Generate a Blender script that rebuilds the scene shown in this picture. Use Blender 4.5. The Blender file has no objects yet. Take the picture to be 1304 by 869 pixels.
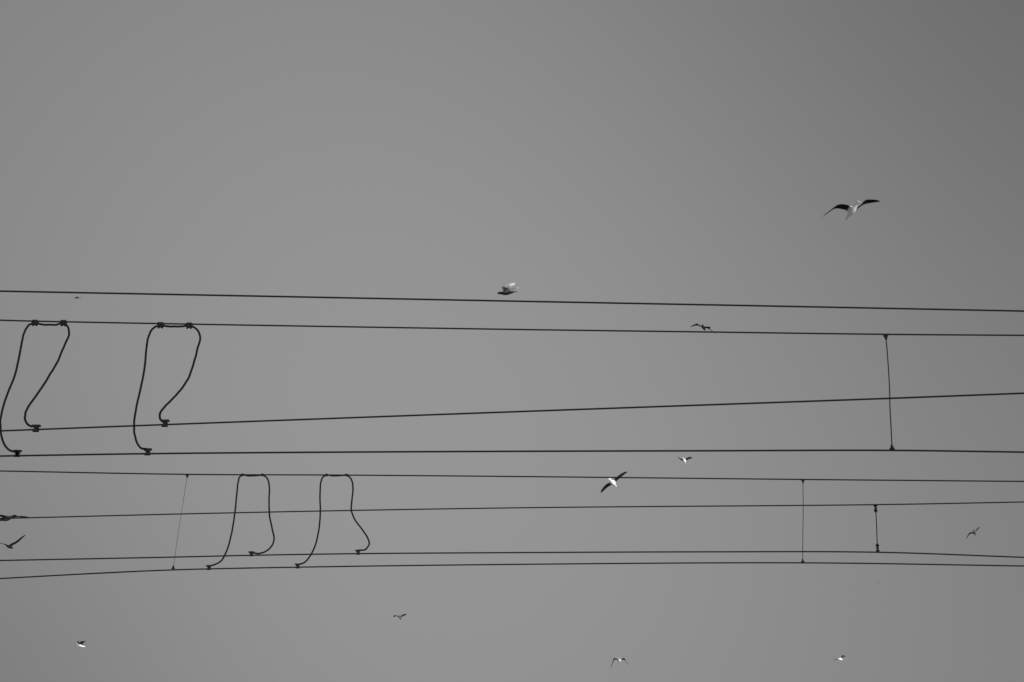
import bpy, math, random, bmesh
from mathutils import Vector, Matrix
random.seed(4)
scene = bpy.context.scene
col = scene.collection
scene.view_settings.view_transform = 'Standard'
scene.view_settings.look = 'None'
scene.view_settings.exposure = 0

# ------------------------------------------------------------ camera
W, H = 1304.0, 869.0
LENS = 50.0
FPX = LENS / 36.0 * W
PITCH = math.radians(22)
CAM = Vector((0, 0, 1.6))
cd = bpy.data.cameras.new('camera'); cam = bpy.data.objects.new('camera', cd); col.objects.link(cam)
cam.location = CAM; cam.rotation_euler = (math.radians(90) + PITCH, 0, 0)
cd.lens = LENS; cd.sensor_width = 36; cd.clip_start = 0.1; cd.clip_end = 12000
scene.camera = cam
R_ = Vector((1, 0, 0)); F_ = Vector((0, math.cos(PITCH), math.sin(PITCH))); U_ = Vector((0, -math.sin(PITCH), math.cos(PITCH)))

def ray(px, py):
    return F_ + R_ * ((px - W / 2) / FPX) + U_ * ((H / 2 - py) / FPX)
def at(px, py, Y):                 # point at horizontal distance Y from the photographer
    d = ray(px, py); return CAM + d * (Y / d.y)
def at_h(px, py, h):               # point at height h
    d = ray(px, py); return CAM + d * ((h - CAM.z) / d.z)
def at_d(px, py, dist):
    return CAM + ray(px, py) * dist

# ------------------------------------------------------------ materials
def mat(name, c, rough=0.6, metal=0.0, noise=0.35, scale=60.0, spec=0.15):
    m = bpy.data.materials.new(name); m.use_nodes = True
    nt = m.node_tree; b = nt.nodes['Principled BSDF']
    b.inputs['Roughness'].default_value = rough; b.inputs['Metallic'].default_value = metal
    b.inputs['Specular IOR Level'].default_value = spec
    tc = nt.nodes.new('ShaderNodeTexCoord'); n = nt.nodes.new('ShaderNodeTexNoise')
    n.inputs['Scale'].default_value = scale; n.inputs['Detail'].default_value = 5
    nt.links.new(tc.outputs['Object'], n.inputs['Vector'])
    r = nt.nodes.new('ShaderNodeValToRGB')
    lo = c * (1 - noise); hi = c * (1 + noise)
    r.color_ramp.elements[0].position = 0.3; r.color_ramp.elements[0].color = (lo, lo, lo, 1)
    r.color_ramp.elements[1].position = 0.7; r.color_ramp.elements[1].color = (hi, hi, hi, 1)
    nt.links.new(n.outputs['Fac'], r.inputs['Fac']); nt.links.new(r.outputs['Color'], b.inputs['Base Color'])
    return m
M_wire = mat('weathered_wire', 0.008, 0.85, spec=.08)
M_cable = mat('black_cable', 0.005, 0.85, spec=.08)
M_clamp = mat('dark_cast_metal', 0.008, 0.8, spec=.1)
M_drop = mat('thin_steel', 0.012, 0.8, spec=.1)
M_beak = mat('beak_horn', 0.28, 0.4)
M_eye = mat('eye_black', 0.01, 0.2)
M_ground = mat('pale_bounce_ground', 0.36, 0.9, scale=0.8)  # unseen ground, paleness raised to bounce light onto the gulls from below

def plumage_mat():
    m = bpy.data.materials.new('gull_plumage'); m.use_nodes = True
    nt = m.node_tree; b = nt.nodes['Principled BSDF']
    b.inputs['Roughness'].default_value = 0.8; b.inputs['Specular IOR Level'].default_value = 0.12
    a = nt.nodes.new('ShaderNodeAttribute'); a.attribute_name = 'plumage'
    tc = nt.nodes.new('ShaderNodeTexCoord'); n = nt.nodes.new('ShaderNodeTexNoise')
    n.inputs['Scale'].default_value = 22; n.inputs['Detail'].default_value = 5
    nt.links.new(tc.outputs['Object'], n.inputs['Vector'])
    mr = nt.nodes.new('ShaderNodeMapRange')
    mr.inputs['From Min'].default_value = 0.3; mr.inputs['From Max'].default_value = 0.7
    mr.inputs['To Min'].default_value = 0.85; mr.inputs['To Max'].default_value = 1.02
    nt.links.new(n.outputs['Fac'], mr.inputs['Value'])
    mx = nt.nodes.new('ShaderNodeVectorMath'); mx.operation = 'SCALE'
    nt.links.new(a.outputs['Color'], mx.inputs[0]); nt.links.new(mr.outputs['Result'], mx.inputs['Scale'])
    nt.links.new(mx.outputs['Vector'], b.inputs['Base Color'])
    return m
M_plume = plumage_mat()

# ------------------------------------------------------------ helpers
def mesh_obj(name, verts, faces, m, parent=None, smooth=True):
    me = bpy.data.meshes.new(name); me.from_pydata([tuple(v) for v in verts], [], faces); me.update()
    if smooth:
        for p in me.polygons: p.use_smooth = True
    me.materials.append(m)
    o = bpy.data.objects.new(name, me); col.objects.link(o)
    if parent: o.parent = parent
    return o
def tag(o, label, cat, group=None, kind=None):
    o['label'] = label; o['category'] = cat
    if group: o['group'] = group
    if kind: o['kind'] = kind
def empty(name, loc):
    o = bpy.data.objects.new(name, None); col.objects.link(o); o.location = loc; o.empty_display_size = 0.1
    return o

def spline(pts, n=8):              # centripetal Catmull-Rom through points
    P = [pts[0] * 2 - pts[1]] + list(pts) + [pts[-1] * 2 - pts[-2]]
    out = []
    for i in range(1, len(P) - 2):
        a, b, c, d = P[i - 1], P[i], P[i + 1], P[i + 2]
        t0 = 0.0; t1 = t0 + max((b - a).length, 1e-5) ** 0.5; t2 = t1 + max((c - b).length, 1e-5) ** 0.5; t3 = t2 + max((d - c).length, 1e-5) ** 0.5
        for k in range(n):
            t = t1 + (t2 - t1) * k / n
            A1 = a * ((t1 - t) / (t1 - t0)) + b * ((t - t0) / (t1 - t0))
            A2 = b * ((t2 - t) / (t2 - t1)) + c * ((t - t1) / (t2 - t1))
            A3 = c * ((t3 - t) / (t3 - t2)) + d * ((t - t2) / (t3 - t2))
            B1 = A1 * ((t2 - t) / (t2 - t0)) + A2 * ((t - t0) / (t2 - t0))
            B2 = A2 * ((t3 - t) / (t3 - t1)) + A3 * ((t - t1) / (t3 - t1))
            out.append(B1 * ((t2 - t) / (t2 - t1)) + B2 * ((t - t1) / (t2 - t1)))
    out.append(pts[-1].copy())
    return out
def tube(path, rad, sides=10):
    verts, faces = [], []
    n = len(path); ref = None
    for i, p in enumerate(path):
        t = (path[min(i + 1, n - 1)] - path[max(i - 1, 0)]).normalized()
        if ref is None:
            ref = Vector((0, 1, 0)) if abs(t.y) < 0.8 else Vector((1, 0, 0))
        ref = (ref - t * ref.dot(t)).normalized(); bi = t.cross(ref)
        r = rad[i] if isinstance(rad, (list, tuple)) else rad
        for k in range(sides):
            a = 2 * math.pi * k / sides
            verts.append(p + ref * (math.cos(a) * r) + bi * (math.sin(a) * r))
    for i in range(n - 1):
        for k in range(sides):
            k2 = (k + 1) % sides
            faces.append((i * sides + k, i * sides + k2, (i + 1) * sides + k2, (i + 1) * sides + k))
    faces.append(tuple(range(sides))[::-1]); faces.append(tuple((n - 1) * sides + k for k in range(sides)))
    return verts, faces
def tube_obj(name, path, rad, m, parent=None, origin=None, sides=10):
    o = origin or Vector((0, 0, 0))
    v, f = tube([p - o for p in path], rad, sides)
    return mesh_obj(name, v, f, m, parent)
def prism(profile, y0, y1):        # profile in x,z extruded along y, edges eased
    n = len(profile); cx = sum(p[0] for p in profile) / n; cz = sum(p[1] for p in profile) / n
    rings = [(y0, 0.88), (y0 + 0.003, 1.0), (y1 - 0.003, 1.0), (y1, 0.88)]
    v = []; f = []
    for y, s in rings:
        for x, z in profile: v.append(Vector((cx + (x - cx) * s, y, cz + (z - cz) * s)))
    for r in range(3):
        for k in range(n):
            k2 = (k + 1) % n
            f.append((r * n + k, r * n + k2, (r + 1) * n + k2, (r + 1) * n + k))
    f.append(tuple(range(n))[::-1]); f.append(tuple(3 * n + k for k in range(n)))
    return v, f
def merge(parts):
    V = []; Fc = []
    for v, f in parts:
        b = len(V); V += list(v); Fc += [tuple(i + b for i in q) for q in f]
    return V, Fc

# ------------------------------------------------------------ wire geometry
YD = 14.0; YH = 19.0
hD = at(652, 575, YD).z; hB = at(652, 419, YD).z; hH = at(652, 719, YH).z
def lin(a, b): return lambda x: a + (b - a) * x / W
Y_B = Y_D = (lambda x: YD)
Y_E = Y_H = (lambda x: YH)
Y_C = lin(at_h(0, 549, hD).y, at_h(W, 501, hD).y)
Y_A = lin(at_h(0, 371, hB).y, at_h(W, 396, hB).y)
yg = (at_h(0, 714, hH).y + at_h(W, 710, hH).y + at_h(652, 704, hH).y) / 3
Y_G = Y_F = lin(yg, yg - 0.1)

def wire(name, pts, Yf, rad, label, cat, group=None):
    P = [at(x, y, Yf(x)) for x, y in pts]
    P = spline(P, 10)
    a = P[0] + (P[0] - P[1]).normalized() * 30; b = P[-1] + (P[-1] - P[-2]).normalized() * 30
    P = [a] + P + [b]
    root = Vector(P[len(P) // 2])
    o = tube_obj(name, P, rad, M_wire, origin=root, sides=8); o.location = root
    tag(o, label, cat, group)
    return o
g_w = 'overhead wires crossing the sky'
wire('messenger_wire', [(0, 371), (326, 377.3), (652, 383.7), (978, 389.9), (1304, 396.4)], Y_A, 0.0096,
     'topmost thick dark overhead wire, running clear with nothing clamped to it', 'wire', g_w)
wire('messenger_wire', [(0, 408), (44, 409.2), (241, 413), (652, 419.7), (900, 423), (1128, 426), (1304, 427.3)], Y_B, 0.0090,
     'dark overhead wire second from top, holding the upper ends of the two left jumper cables', 'wire', g_w)
wire('contact_wire', [(0, 549), (210, 541), (652, 524.7), (1128, 507.7), (1304, 501)], Y_C, 0.0088,
     'dark overhead wire rising steadily to the right, slanting more than any other', 'wire', g_w)
wire('contact_wire', [(0, 581), (188, 578), (400, 576.2), (652, 575), (900, 574.3), (1136, 573.8), (1304, 576)], Y_D, 0.0096,
     'thick level overhead wire fourth from top, at the foot of the long right hanging wire', 'wire', g_w)
wire('messenger_wire', [(0, 600), (238, 604.3), (430, 605.2), (652, 607), (1022, 610.8), (1304, 613.3)], Y_E, 0.0096,
     'overhead wire fifth from top, holding the upper ends of the two middle jumper cables', 'wire', g_w)
wire('messenger_wire', [(0, 660.5), (300, 653.2), (652, 647), (1115, 642.9), (1304, 639.5)], Y_F, 0.0088,
     'thin overhead wire sixth from top, crossing behind the middle jumper cables at half height', 'wire', g_w)
wire('contact_wire', [(0, 714), (220, 709.7), (320, 707.4), (456, 705.3), (652, 704), (900, 703), (1117, 703.5), (1304, 710)], Y_G, 0.0094,
     'overhead wire second from bottom, drooping toward the right edge after the short hanger', 'wire', g_w)
wire('contact_wire', [(0, 737), (110, 731), (220, 726), (380, 722.5), (652, 719), (1022, 717), (1304, 721)], Y_H, 0.0094,
     'lowest overhead wire of all, rising from the bottom left side', 'wire', g_w)

# ------------------------------------------------------------ clamps
def clamp(parent, origin, p, s=1.0, kind='bottom'):
    """bolted wire clamp centred on p (world), wire along x"""
    if kind == 'top':
        prof = [(-.030, -.030), (.030, -.030), (.036, -.022), (.036, .020), (.028, .028), (-.028, .028), (-.036, .020), (-.036, -.022)]
        parts = [prism(prof, -.02, .02),
                 prism([(-.030, -.043), (-.012, -.043), (-.012, -.0295), (-.030, -.0295)], -.012, .012),
                 prism([(.012, -.043), (.030, -.043), (.030, -.0295), (.012, -.0295)], -.012, .012)]
    else:   # flared: wide keeper on top, narrow waist, jaw on the wire
        parts = [prism([(-.044, .012), (.044, .012), (.048, .021), (.042, .032), (-.042, .032), (-.048, .021)], -.018, .018),
                 prism([(-.016, -.024), (.016, -.024), (.026, .0135), (-.026, .0135)], -.014, .014),
                 prism([(-.032, -.044), (.032, -.044), (.028, -.022), (-.028, -.022)], -.018, .018)]
    v, f = merge(parts)
    c = mesh_obj('clamp', [a * s for a in v], f, M_clamp, parent, smooth=False)
    c.location = p - origin
    for dx in (-.018, .018):       # bolts through the clamp, heads facing out
        hx = [(math.cos(k * math.pi / 3) * .009, math.sin(k * math.pi / 3) * .009) for k in range(6)]
        sh = [(math.cos(k * math.pi / 4) * .0045, math.sin(k * math.pi / 4) * .0045) for k in range(8)]
        v2, f2 = merge([prism(hx, .0205, .029), prism(hx, -.029, -.0205), prism(sh, -.036, .036)])
        mesh_obj('bolt', [Vector((q.x + dx, q.y, q.z)) * s for q in v2], f2, M_clamp, c, smooth=False)
    return c

def jumper(pts, Ys, rad, s, top, bot, label):
    i1, i2 = top
    P = []
    for i, (x, y) in enumerate(pts):
        if i < i1: Y = Ys[0] + (Ys[1] - Ys[0]) * i / i1
        elif i <= i2: Y = Ys[1]
        else:
            t = (i - i2) / (len(pts) - 1 - i2); t = t * t * (3 - 2 * t); Y = Ys[1] + (Ys[2] - Ys[1]) * t
        P.append(at(x, y, Y))
    o = P[(i1 + i2) // 2].copy()
    root = empty('jumper_cable', o)
    tag(root, label, 'jumper cable', 'jumper cables linking upper and lower wires')
    path = spline(P, 6)
    rr = random.Random(len(path))
    for i in range(2, len(path) - 2):       # stiff strands: small kinks along the cable
        if i % 6 == 0: path[i] = path[i] + Vector((rr.uniform(-.003, .003), rr.uniform(-.008, .008), rr.uniform(-.002, .002)))
    path = spline(path[::2] + ([path[-1]] if len(path) % 2 == 0 else []), 3)
    tube_obj('cable', path, rad, M_cable, root, o)
    for (x, y, Y) in bot: clamp(root, o, at(x, y, Y), s)
    for i in (i1, i2): clamp(root, o, P[i] + Vector((0, 0, 0.006)), s * (1.0 if s > .9 else .62), 'top')
    return root

jumper([(22, 575), (14, 574.5), (6, 567), (1.5, 553), (0.8, 536), (4, 518), (11.5, 497), (19, 478), (24, 456), (28, 436), (31, 423), (37, 414.5), (44.5, 411.5),
        (54, 413.6), (62, 414), (71, 413.6), (81, 411.8), (86.5, 417), (87.5, 427), (81, 442), (74, 459), (64, 477), (49, 500), (37, 517), (31.5, 529), (34, 539), (40, 543), (46, 542)],
       (YD, YD, Y_C(46)), .0110, .92, (12, 16), [(22, 577, YD), (46, 545, Y_C(46))],
       'leftmost looping black jumper cable, its left leg touching the left edge of the sky')
jumper([(188, 572), (180, 571), (174.5, 564), (171.3, 551), (171, 537), (174.5, 515), (180, 491), (184.5, 466), (186.5, 443), (190, 426), (196, 417.5), (204.5, 414.5),
        (213, 415.8), (222, 416.2), (232, 415.8), (241, 415), (250, 419), (255, 430), (251.5, 444), (248, 459), (240, 481), (232, 494), (220, 508), (208, 520), (203.5, 528), (205, 535), (210, 536)],
       (YD, YD, Y_C(210)), .0110, .92, (11, 15), [(188, 575, YD), (210, 538.5, Y_C(210))],
       'second black jumper cable from the left, wide loop hung under the second wire')
jumper([(266, 721), (274, 719), (282, 714), (290, 698), (295, 678), (299, 655), (301, 635), (303, 617), (305, 608), (309, 605.2), (316, 606), (326, 606), (334, 605.3),
        (340, 609), (343, 620), (342.5, 638), (343.5, 658), (347, 675), (349, 687), (345, 697), (337, 703), (329, 705), (320, 704)],
       (YH, YH, Y_G(320)), .0112, .84, (9, 12), [(266, 722.5, YH), (320, 705, Y_G(320))],
       'third black jumper cable from the left, narrow loop over the lower four wires')
jumper([(379, 719), (387, 717), (395, 708), (402, 693), (406, 674), (408, 653), (407.5, 634), (408.5, 616), (411, 608), (416, 605.4), (424, 606), (433, 606), (441, 605.5),
        (447, 610), (449.5, 622), (448, 638), (447.5, 650), (452, 662), (460, 673), (468, 685), (470, 693), (465, 700), (456, 701)],
       (YH, YH, Y_G(456)), .0112, .84, (9, 12), [(379, 720.5, YH), (456, 703, Y_G(456))],
       'rightmost looping jumper cable, its right leg kicking outward near the bottom')

# ------------------------------------------------------------ hanging droppers
def dropper(pts, Y, rad, s, label, style='cone', m=None):
    P = spline([at(x, y, Y) for x, y in pts], 12)
    o = P[0].copy(); root = empty('dropper_wire', o)
    tag(root, label, 'hanger wire', 'thin hangers between upper and lower wires')
    if style == 'link':            # twisted link, with wrapped knots near both ends
        n = len(P) - 1
        rr = []
        for i in range(n + 1):
            t = i / n
            r = rad * (1 + .15 * math.sin(i * 1.9))
            for c_, w_ in ((.15, .035), (.85, .035)): r += .020 * math.exp(-((t - c_) / w_) ** 2)
            rr.append(r)
        rad = rr
    tube_obj('wire', P, rad, m or M_drop, root, o, 8)
    for end, sg in ((P[0], -1), (P[-1], 1)):
        if style == 'cone':
            prof = [(-.024, -.010), (.024, -.010), (.026, .004), (.012, .022), (.008, .046), (-.008, .046), (-.012, .022), (-.026, .004)]
            v, f = prism(prof, -.013, .013)
        else:
            v, f = merge([prism([(-.022, -.014), (.022, -.014), (.024, .010), (.010, .022), (-.010, .022), (-.024, .010)], -.014, .014),
                          prism([(-.008, .021), (.008, .021), (.018, .036), (.018, .048), (.007, .062), (-.007, .062), (-.018, .048), (-.018, .036)], -.012, .012)])
        v = [Vector((q.x, q.y, q.z * sg)) * s for q in v]
        c = mesh_obj('clamp', v, f, M_clamp, root, smooth=False); c.location = end - o
        hx = [(math.cos(k * math.pi / 3) * .009 * s, math.sin(k * math.pi / 3) * .009 * s) for k in range(6)]
        vb, fb = prism(hx, -.022 * s, .022 * s)
        mesh_obj('bolt', vb, fb, M_clamp, c, smooth=False)
    return root
dropper([(1128, 427.5), (1130, 450), (1132.6, 490), (1133.4, 520), (1135, 550), (1136, 572)], YD, .0062, 1.0,
        'long thin hanging wire at the right, joining the second and fourth wires')
dropper([(238.5, 605.5), (235, 628), (228, 672), (223, 706), (220.5, 724)], YH, .0026, .85,
        'hair-thin slanting hanging wire left of the middle jumper cables')
dropper([(1022.5, 612), (1022.8, 650), (1022.3, 690), (1022.3, 716)], YH, .0048, .9,
        'thin upright hanging wire just left of the short thick hanger')
dropper([(1114.8, 644), (1115.5, 655), (1116.4, 672), (1117, 690), (1117.8, 702)], yg - .05, .0066, .95,
        'short thick hanger wire between two of the lower wires at the right', 'link', M_cable)

# ------------------------------------------------------------ gulls
BODY = [(-.31, .064, .004, .0), (-.25, .052, .009, .0), (-.18, .036, .020, .0), (-.13, .040, .034, -.003),
        (-.08, .054, .050, -.005), (-.03, .064, .060, -.006), (.02, .069, .066, -.006), (.07, .068, .066, -.004), (.12, .058, .058, .0),
        (.16, .045, .047, .006), (.20, .038, .041, .012), (.235, .037, .040, .016), (.265, .029, .032, .014), (.285, .014, .016, .009)]
NR = 16
def gull(px, py, dist, head, up, L, R, label, tone, size=1.0, fine=True, wide=1.0, rag=.05, slim=1.0):
    """head/up in (right, up, away) components; L/R = wrist and tip reach of each wing, with sign of depth"""
    sc = dist / FPX
    h = (R_ * head[0] + U_ * head[1] + F_ * head[2]).normalized()
    u = (R_ * up[0] + U_ * up[1] + F_ * up[2]); u = (u - h * u.dot(h)).normalized()
    l = u.cross(h)
    rot = Matrix((h, l, u)).transposed()
    inv = rot.transposed()
    rnd = random.Random(int(px * 7 + py))
    verts = []; colr = []; faces = []
    body_c, back_c, top_c, bot_c, tip_c = tone
    for i, (x, w, hh, zc) in enumerate(BODY):
        for k in range(NR):
            a = 2 * math.pi * k / NR
            c, s = math.cos(a), math.sin(a)
            verts.append(Vector((x, c * w * slim, zc + s * hh * slim)))
            colr.append(back_c if (3 <= i <= 8 and 1 <= k <= 7) else body_c)
    nb = len(BODY)
    hole = set((i, k) for i in range(4, 8) for k in (0, 1, 6, 7))
    for i in range(nb - 1):
        for k in range(NR):
            if (i, k) in hole: continue
            k2 = (k + 1) % NR
            faces.append((i * NR + k, i * NR + k2, (i + 1) * NR + k2, (i + 1) * NR + k))
    faces.append(tuple(range(NR))[::-1]); faces.append(tuple((nb - 1) * NR + k for k in range(NR)))
    LI, LO = .27, .42
    for side, spec in ((1, L), (-1, R)):
        kt, km, kb = (2, 1, 0) if side == 1 else (6, 7, 8)
        loop = [i * NR + kt for i in (8, 7, 6, 5, 4)] + [4 * NR + km] + [i * NR + kb for i in (4, 5, 6, 7, 8)] + [8 * NR + km]
        (wx, wy, ws), (tx, ty, ts) = spec
        def vec(dx, dy, sg, ln):
            a, b = dx * sc / size, dy * sc / size
            dz = math.sqrt(max(ln * ln - a * a - b * b, 0)) * sg
            return inv @ (R_ * a + U_ * b + F_ * dz)
        d1 = vec(wx, wy, ws, LI); d2 = vec(tx - wx, ty - wy, ts, LO)
        sh = Vector((.085, side * .05 * slim, .03)); wr = sh + d1; tp = wr + d2
        key = [(0.0, .21), (.10, .205), (.22, .20), (.34, .19), (.45, .18), (.56, .165), (.66, .15), (.76, .13), (.85, .105), (.92, .08), (.97, .05), (1.0, .012)]
        def chord(t):
            for (a, ca), (b, cb) in zip(key, key[1:]):
                if t <= b: return ca + (cb - ca) * (t - a) / (b - a)
            return .012
        ts_ = [.10 + .9 * i / 25 for i in range(26)]
        prev = loop; tw = .42
        def P(t):
            if t < tw: return sh + (wr - sh) * (t / tw)
            return wr + (tp - wr) * ((t - tw) / (1 - tw))
        for j, t in enumerate(ts_):
            ch = chord(t) * wide
            chr_ = ch * (1 + (rag * (1 + 2.2 * max(t - .5, 0)) * (1 if j % 2 else -1) + rnd.uniform(-.03, .03)) * (1 if t < .99 else 0))
            e = .13
            p = (P(max(t - e, 0)) + P(t) * 2 + P(min(t + e, 1))) / 4 if t < .87 else P(t)
            tg = (P(min(t + e, 1)) - P(max(t - e, 0))).normalized()
            c = Vector((-1, 0, -.05))
            c = (c - tg * c.dot(tg) * .9).normalized()
            n = (c.cross(tg) * (-side)).normalized()
            th = ch * (.075 if t > .3 else .10)
            fr = (.06, .28, .52, .78, .96); hs = (.62, 1.0, .85, .45, .12)
            base = len(verts); sag = -.06 * ch
            tipmix = min(max((t - .70) / .12, 0), 1)
            def mixc(a): return a + (tip_c - a) * tipmix
            for q in range(5):
                f_ = fr[q] if q < 3 else fr[q] * chr_ / ch
                verts.append(p + c * (ch * f_) + n * (th * hs[q] + sag * fr[q] ** 2))
                colr.append(mixc(top_c if q < 4 else body_c * .5 + top_c * .5))
            verts.append(p + c * chr_ + n * sag); colr.append(mixc(body_c * .3 + bot_c * .7))
            for q in (4, 3, 2, 1, 0):
                f_ = fr[q] if q < 3 else fr[q] * chr_ / ch
                verts.append(p + c * (ch * f_) + n * (-th * hs[q] * .45 + sag * fr[q] ** 2))
                colr.append(mixc(bot_c * (.75 if q >= 3 else 1) * (1 if j % 2 else .85)))
            verts.append(p.copy()); colr.append(mixc(top_c))
            ring = [base + q for q in range(12)]
            for q in range(12):
                q2 = (q + 1) % 12
                faces.append((prev[q], prev[q2], ring[q2], ring[q]))
            prev = ring
        faces.append(tuple(prev))
    root = empty('gull', at_d(px, py, dist))
    root.rotation_euler = rot.to_euler(); root.scale = (size,) * 3
    tag(root, label, 'gull', 'gulls flying across the sky')
    me = bpy.data.meshes.new('body'); me.from_pydata([tuple(v) for v in verts], [], faces); me.update()
    bm = bmesh.new(); bm.from_mesh(me); bmesh.ops.recalc_face_normals(bm, faces=bm.faces); bm.to_mesh(me); bm.free()
    at_ = me.color_attributes.new('plumage', 'FLOAT_COLOR', 'POINT')
    for i, c in enumerate(colr): at_.data[i].color = (c, c, c, 1)
    for p_ in me.polygons: p_.use_smooth = True
    me.materials.append(M_plume)
    o = bpy.data.objects.new('body', me); col.objects.link(o); o.parent = root
    md = o.modifiers.new('smooth', 'SUBSURF'); md.levels = 2 if fine else 1; md.render_levels = 2 if fine else 1
    bp = [Vector((.275, 0, .010)), Vector((.295, 0, .009)), Vector((.32, 0, .007)), Vector((.335, 0, .003)), Vector((.341, 0, -.004))]
    v, f = tube(bp, [.012, .011, .009, .0065, .002], 8)
    mesh_obj('beak', v, f, M_beak, root)
    if fine:
        for sd in (-1, 1):
            v = []; f = []
            for a in range(5):
                th = math.pi * a / 4
                for b in range(8):
                    ph = 2 * math.pi * b / 8
                    v.append(Vector((.252, sd * .033 * slim, .024)) + Vector((math.sin(th) * math.cos(ph), math.cos(th), math.sin(th) * math.sin(ph))) * .006)
            for a in range(4):
                for b in range(8):
                    f.append((a * 8 + b, a * 8 + (b + 1) % 8, (a + 1) * 8 + (b + 1) % 8, (a + 1) * 8 + b))
            mesh_obj('eye', v, f, M_eye, root)
    return root

#       body, back, wing top, wing underside, tips
DARKW = (.97, .05, .02, .018, .008)
DUSK = (.03, .02, .015, .015, .01)

gull(1086, 268, 30, (-.24, -.52, .80), (.2, .6, .8), ((-18, 4, 0.3), (-36, -8.5, -.5)), ((13, 10.5, .3), (32.5, 13, -.5)),
     'largest gull, white body and dark arched wings, flying alone high at the right', (.98, .6, .018, .018, .008), wide=.95, slim=.88)
gull(646, 373, 41, (-1, -.10, .12), (0, 1, -.15), ((-5, 8, -.6), (14, 12, -.4)), ((6, 4, .6), (18, 6, .6)),
     'dark bodied gull with pale raised wings just above the topmost wire', (.012, .012, .18, .26, .50), wide=.95, rag=.25, slim=.95)
gull(896, 417.5, 56, (.30, -.40, .87), (0, .85, .4), ((-7, 3.5, .5), (-17, 1, -.5)), ((5.5, -1.5, .5), (14, -8.5, -.5)),
     'dark gull with drooping wings crossing the second wire from top', (.03, .02, .02, .02, .015), slim=.75, wide=1.05)
gull(98.5, 379.5, 110, (-.95, -.1, .25), (0, 1, 0), ((-2, .5, .5), (-4, .5, .5)), ((2, 0, .5), (6, 0, .5)),
     'tiny far gull between the top two wires near the left edge', (.05, .04, .04, .04, .04), fine=False, slim=.8)
gull(871.5, 587, 88, (.35, -.7, .6), (-.1, .8, .6), ((-4, 2, .5), (-7.5, 5, .5)), ((4, 2, .5), (9, 3, .5)),
     'small white gull with dark wings up just below the fourth wire', (.98, .3, .03, .025, .02), wide=1.1)
gull(780.5, 615, 52, (.50, -.60, .62), (-.3, .55, .78), ((-6, -4, .5), (-14, -12, .5)), ((7, 6, .5), (16.5, 13, .5)),
     'white bodied gull banking with dark wings spread diagonally over the fifth wire', DARKW)
gull(10, 660, 33, (-.80, -.28, .5), (0, .85, .5), ((-11, 2, -.5), (-28, 2, -.5)), ((11, 1, .6), (27, -2, .6)),
     'dark mottled gull at the left edge, wings flat along the sixth wire', (.05, .03, .03, .04, .012), wide=1.05, rag=.15, slim=.85)
gull(11, 696, 52, (.2, -.42, .88), (0, .85, .5), ((-8, 3, .4), (-19, 5, -.4)), ((8, 4, .4), (19, 14.5, .4)),
     'dark gull with wings in shallow V at left edge above the lowest two wires', DUSK, slim=.85)
gull(103, 822.5, 92, (.9, -.35, .2), (0, .9, .4), ((-3, 3, .5), (-7, 5, .5)), ((1, 3.5, .5), (5, 5.5, -.5)),
     'small white gull in the bottom left corner below all wires', (.85, .1, .02, .012, .01), fine=False, wide=1.15, slim=.85)
gull(509, 786.5, 96, (.3, -.6, .7), (0, .7, .6), ((-4, 2, .5), (-8, 0, .5)), ((3, 1.5, .5), (7, 2.5, .5)),
     'small dark gull with level wings under the lowest wire, left of the middle', (.14, .04, .03, .03, .02), fine=False)
gull(788.5, 841, 60, (.15, -.55, .80), (0, .75, .6), ((-4.5, 1.5, .3), (-9.5, -10.5, -.3)), ((5, .5, .3), (10.5, -6.5, -.3)),
     'gull with white body and dark wings arched downward near the bottom middle', DARKW, wide=1.2, size=.9)
gull(1069.5, 839.5, 100, (.8, -.3, .5), (0, 1, .4), ((-3, -1, .5), (-7, -2.5, .5)), ((3, 1.5, .5), (7, 1.5, .5)),
     'tiny white gull near the bottom edge toward the right', (.95, .3, .04, .05, .02), fine=False)
gull(1241, 678.5, 80, (.4, -.6, .7), (-.3, .8, .6), ((-4, -1, .5), (-8, -8, .5)), ((3, 2.5, .5), (8, 6, .5)),
     'faint grey gull with slim curved wings at the far right edge', (.12, .07, .06, .06, .05))
gull(1118, 743.5, 190, (.8, -.3, .6), (0, 1, .4), ((-2, .5, .5), (-3, 1, 1)), ((2, .5, .5), (3, .5, 1)),
     'faintest tiny pale gull below the lowest wire at the right', (.27, .24, .24, .24, .24), fine=False)

# ------------------------------------------------------------ ground (below the frame)
S = 5000
g = mesh_obj('ground', [(-S, -S, 0), (S, -S, 0), (S, S, 0), (-S, S, 0)], [(0, 1, 2, 3)], M_ground, smooth=False)
g['kind'] = 'structure'; g['label'] = 'flat unseen ground, made pale to bounce light upward'; g['category'] = 'ground'

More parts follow.
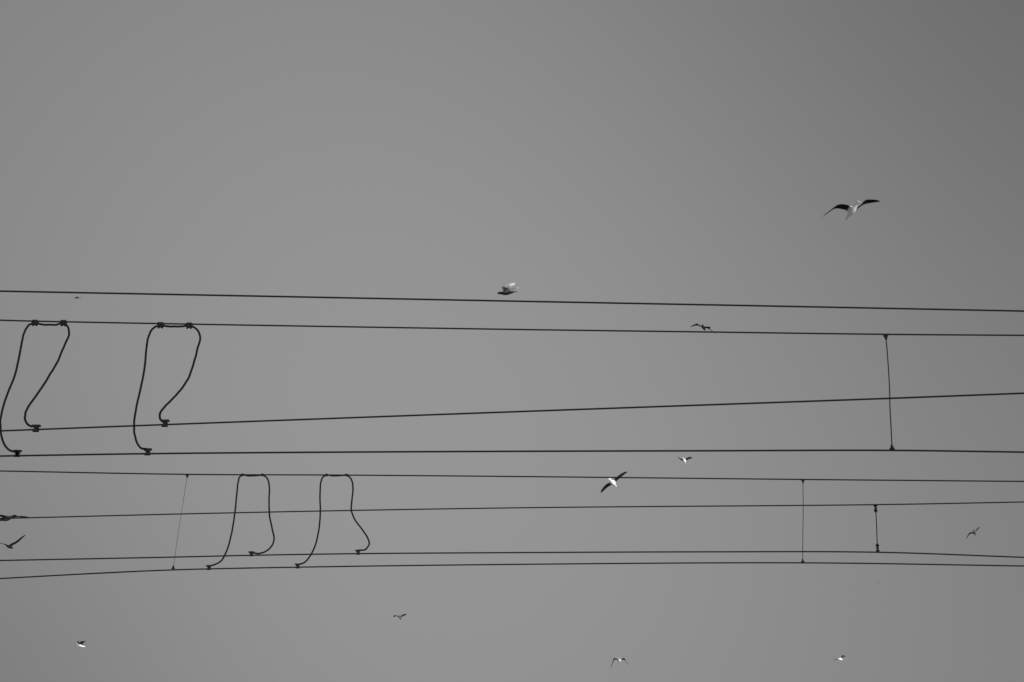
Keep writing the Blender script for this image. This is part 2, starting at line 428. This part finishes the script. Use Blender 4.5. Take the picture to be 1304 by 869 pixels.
# ------------------------------------------------------------ light
SUN_EL, SUN_AZ = math.radians(11), math.radians(156)      # low, behind the photographer, to the right
sd = Vector((math.sin(SUN_AZ) * math.cos(SUN_EL), math.cos(SUN_AZ) * math.cos(SUN_EL), math.sin(SUN_EL)))
ld = bpy.data.lights.new('sun', 'SUN'); lo = bpy.data.objects.new('sun', ld); col.objects.link(lo)
ld.energy = 4.8; ld.angle = math.radians(.5); ld.color = (1, .99, .98)
lo.rotation_euler = sd.to_track_quat('Z', 'Y').to_euler(); lo.location = (0, 0, 60)

w = bpy.data.worlds.new('World'); scene.world = w; w.use_nodes = True
nt = w.node_tree; bg = nt.nodes['Background']
sky = nt.nodes.new('ShaderNodeTexSky'); sky.sky_type = 'NISHITA'; sky.sun_disc = False
sky.sun_elevation = SUN_EL; sky.sun_rotation = SUN_AZ
bw = nt.nodes.new('ShaderNodeRGBToBW'); nt.links.new(sky.outputs['Color'], bw.inputs['Color'])
def math_n(op, a, b):
    n = nt.nodes.new('ShaderNodeMath'); n.operation = op
    for i, q in enumerate((a, b)):
        if q is None: continue
        if isinstance(q, (int, float)): n.inputs[i].default_value = q
        else: nt.links.new(q, n.inputs[i])
    return n.outputs[0]
v = math_n('POWER', math_n('MULTIPLY', bw.outputs['Val'], .45), .07)
tc = nt.nodes.new('ShaderNodeTexCoord')
def lobe(px, py, k, amt):           # broad patch of brighter (or, with amt < 0, darker) tone painted into the sky around one direction
    d = ray(px, py).normalized()
    dp = nt.nodes.new('ShaderNodeVectorMath'); dp.operation = 'DOT_PRODUCT'
    nt.links.new(tc.outputs['Generated'], dp.inputs[0]); dp.inputs[1].default_value = d
    e = math_n('EXPONENT', math_n('MULTIPLY', math_n('SUBTRACT', dp.outputs['Value'], 1.0), k), None)
    return math_n('ADD', math_n('MULTIPLY', e, amt), 1 - max(amt, 0))
v = math_n('MULTIPLY', v, lobe(580, 430, 9, .48))
v = math_n('MULTIPLY', v, lobe(1400, -220, 16, -.30))
v = math_n('MULTIPLY', v, lobe(-120, 980, 60, -.18))  # lower left corner falloff, a vignette painted into the sky
v = math_n('MULTIPLY', v, 3.05)
nt.links.new(v, bg.inputs['Color']); bg.inputs['Strength'].default_value = .1
